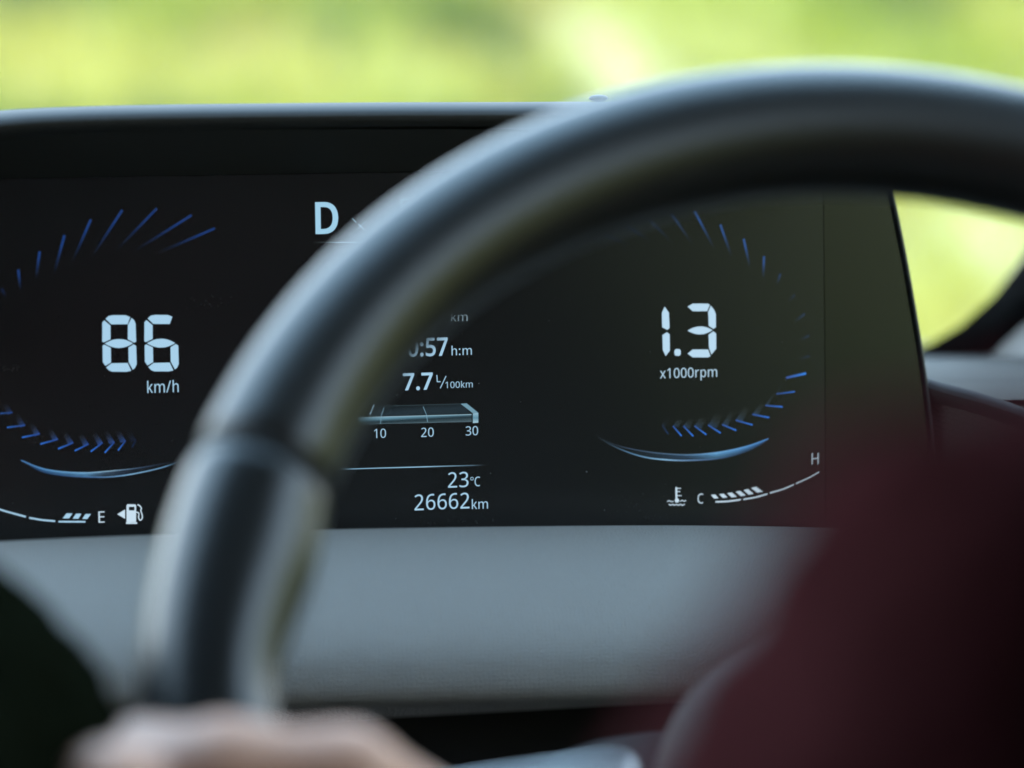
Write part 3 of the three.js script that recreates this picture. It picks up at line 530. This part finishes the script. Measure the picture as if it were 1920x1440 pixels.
// ------------------------------------------------------------------ driver
function field(bones, pad, cell) {                        // bones: [a, b, ra, rb]; smooth union of tapered capsules
  const lo = V(9, 9, 9), hi = V(-9, -9, -9);
  for (const [a, b, ra, rb] of bones) for (const [q, r] of [[a, ra], [b, rb]]) { lo.min(q.clone().subScalar(r)); hi.max(q.clone().addScalar(r)); }
  lo.subScalar(pad); hi.addScalar(pad);
  const span = Math.max(hi.x - lo.x, hi.y - lo.y, hi.z - lo.z), res = Math.min(120, Math.ceil(span / cell) + 6), mid = lo.clone().add(hi).multiplyScalar(0.5), half = span / 2 * 1.08;
  const mc = new MarchingCubes(res, M.skin, false, false, 400000); mc.isolation = 0;
  const q = V(0, 0, 0), ab = V(0, 0, 0);
  for (let z = 0; z < res; z++) for (let y = 0; y < res; y++) for (let x = 0; x < res; x++) {
    const h = res / 2; q.set(mid.x + (x - h) / h * half, mid.y + (y - h) / h * half, mid.z + (z - h) / h * half);
    let acc = 0;
    for (const [a, b, ra, rb, k = 90] of bones) {
      ab.subVectors(b, a); const t = Math.max(0, Math.min(1, (q.x - a.x) * ab.x / ab.lengthSq() + (q.y - a.y) * ab.y / ab.lengthSq() + (q.z - a.z) * ab.z / ab.lengthSq()));
      const d = Math.hypot(q.x - a.x - ab.x * t, q.y - a.y - ab.y * t, q.z - a.z - ab.z * t) - (ra + (rb - ra) * t);
      acc += Math.exp(-Math.min(60, Math.max(-60, d * bones.sharp)));
    }
    mc.field[x + y * res + z * res * res] = Math.log(acc + 1e-30) / bones.sharp;
  }
  mc.update();
  const g = new THREE.BufferGeometry(), pos = mc.positionArray.slice(0, mc.count * 3);
  for (let i = 0; i < pos.length; i += 3) { pos[i] = mid.x + pos[i] * half; pos[i + 1] = mid.y + pos[i + 1] * half; pos[i + 2] = mid.z + pos[i + 2] * half; }
  g.setAttribute('position', new THREE.BufferAttribute(pos, 3));
  const m = mergeVertices(g, 1e-5); m.computeVertexNormals();
  const uv = []; for (let i = 0; i < m.attributes.position.count; i++) uv.push(m.attributes.position.getX(i) + m.attributes.position.getZ(i), m.attributes.position.getY(i));
  m.setAttribute('uv', new THREE.Float32BufferAttribute(uv, 2)); return m;
}
// cloth creases: long shallow folds pushed along the normal
function creased(g, amp, f) {
  const p = g.attributes.position, n = g.attributes.normal;
  for (let i = 0; i < p.count; i++) {
    const x = p.getX(i), y = p.getY(i), z = p.getZ(i), w = noise(x * f * 0.5, y * f * 0.5, z * f * 0.5);
    const d = amp * (1 - 2 * Math.abs(noise(x * f + w, y * f * 0.45 + w, z * f)));
    p.setXYZ(i, x + n.getX(i) * d, y + n.getY(i) * d, z + n.getZ(i) * d);
  }
  g.computeVertexNormals(); return g;
}
{
  const person = thing('person', 'driver in maroon vest and dark sleeve, left thumb across the steering wheel rim', 'person');
  // arm chain in lens coordinates (right, up, ahead)
  const shoulder = C(0.080, -0.090, 0.445), elbow = C(-0.150, -0.250, 0.62), fore = C(-0.135, -0.112, 0.765), wrist = C(-0.103, -0.104, 0.818);
  // left hand closed on the rim below nine o'clock; thumb lies across the near face of the rim
  const tBase = PX(275, 1500, 0.808), tMcp = PX(420, 1456, 0.797), tIp = PX(650, 1458, 0.798), tTip = PX(790, 1515, 0.810);
  const palm = PX(270, 1650, 0.818), heel = PX(170, 1640, 0.822);
  const hand = [[wrist, heel, 0.024, 0.021], [heel, palm, 0.021, 0.019], [heel, tBase, 0.020, 0.0150], [palm, tBase, 0.018, 0.0150], [tBase, tMcp, 0.0138, 0.0118], [tMcp, tIp, 0.0104, 0.0098], [tIp, tTip, 0.0096, 0.0078]];
  const rimAt = (deg) => onWheel(0.1695, deg);
  const fingers = [[181.5, 0.0088, 1.0], [188, 0.0092, 1.06], [194.5, 0.0088, 1.0], [200.5, 0.0078, 0.86]];
  for (const [deg, r, k] of fingers) {                    // knuckle outside the rim, round the far side, tip on the inner edge
    const a = rimAt(deg), out = onWheel(1, deg).sub(WC).normalize();
    const on = (s, n) => a.clone().addScaledVector(out, s).addScaledVector(wn, n);
    const p0 = on(0.026, 0.016), p1 = on(0.0275, -0.006), p2 = on(0.012, -0.0275), p3 = on(-0.014 * k, -0.0265), p4 = on(-0.0255 * k, -0.010);
    hand.push([palm, p0, 0.018, r * 1.25], [p0, p1, r * 1.15, r * 1.02], [p1, p2, r, r * 0.97], [p2, p3, r * 0.95, r * 0.9], [p3, p4, r * 0.88, r * 0.72]);
  }
  hand.sharp = 420;
  const armBones = [[C(0.24, -0.24, 0.42), shoulder, 0.10, 0.032], [shoulder, elbow, 0.034, 0.038], [elbow, fore, 0.038, 0.030], [fore, wrist, 0.030, 0.023], [wrist, heel, 0.024, 0.021]]; armBones.sharp = 110;
  const body = mergeGeometries([field(armBones, 0.02, 0.007), field(hand, 0.008, 0.0022)]);
  mesh('body', body, M.skin, person).userData.label = 'bare left hand with the thumb across the rim';
  const nailDir = tTip.clone().sub(tIp).normalize();
  // sleeve and vest
  const sl = [[C(0.080, -0.125, 0.445), elbow, 0.046, 0.052], [elbow, C(-0.150, -0.108, 0.760), 0.056, 0.052], [C(-0.150, -0.108, 0.760), C(-0.140, -0.090, 0.815), 0.053, 0.055], [C(-0.140, -0.090, 0.815), C(-0.122, -0.099, 0.812), 0.049, 0.042]]; sl.sharp = 130;
  mesh('sleeve', creased(field(sl, 0.02, 0.006), 0.003, 30), M.sleeve, person).userData.label = 'near black sleeve over the left forearm';
  const vs = [[C(0.0560, -0.0305, 0.44), C(0.0760, -0.0380, 0.44), 0.0250, 0.0330], [C(0.0560, -0.0305, 0.44), C(0.0515, -0.0590, 0.44), 0.0250, 0.0365], [C(0.0760, -0.0392, 0.44), C(0.15, -0.09, 0.44), 0.0330, 0.085], [C(0.15, -0.09, 0.44), C(0.26, -0.12, 0.42), 0.085, 0.12], [C(0.0515, -0.0590, 0.44), C(0.16, -0.40, 0.42), 0.0365, 0.13], [C(0.26, -0.12, 0.42), C(0.30, -0.42, 0.42), 0.12, 0.13]]; vs.sharp = 210;
  mesh('vest', creased(field(vs, 0.03, 0.006), 0.0035, 26), M.vest, person).userData.label = 'maroon padded vest at the shoulder';
}

renderer.render(scene, camera);
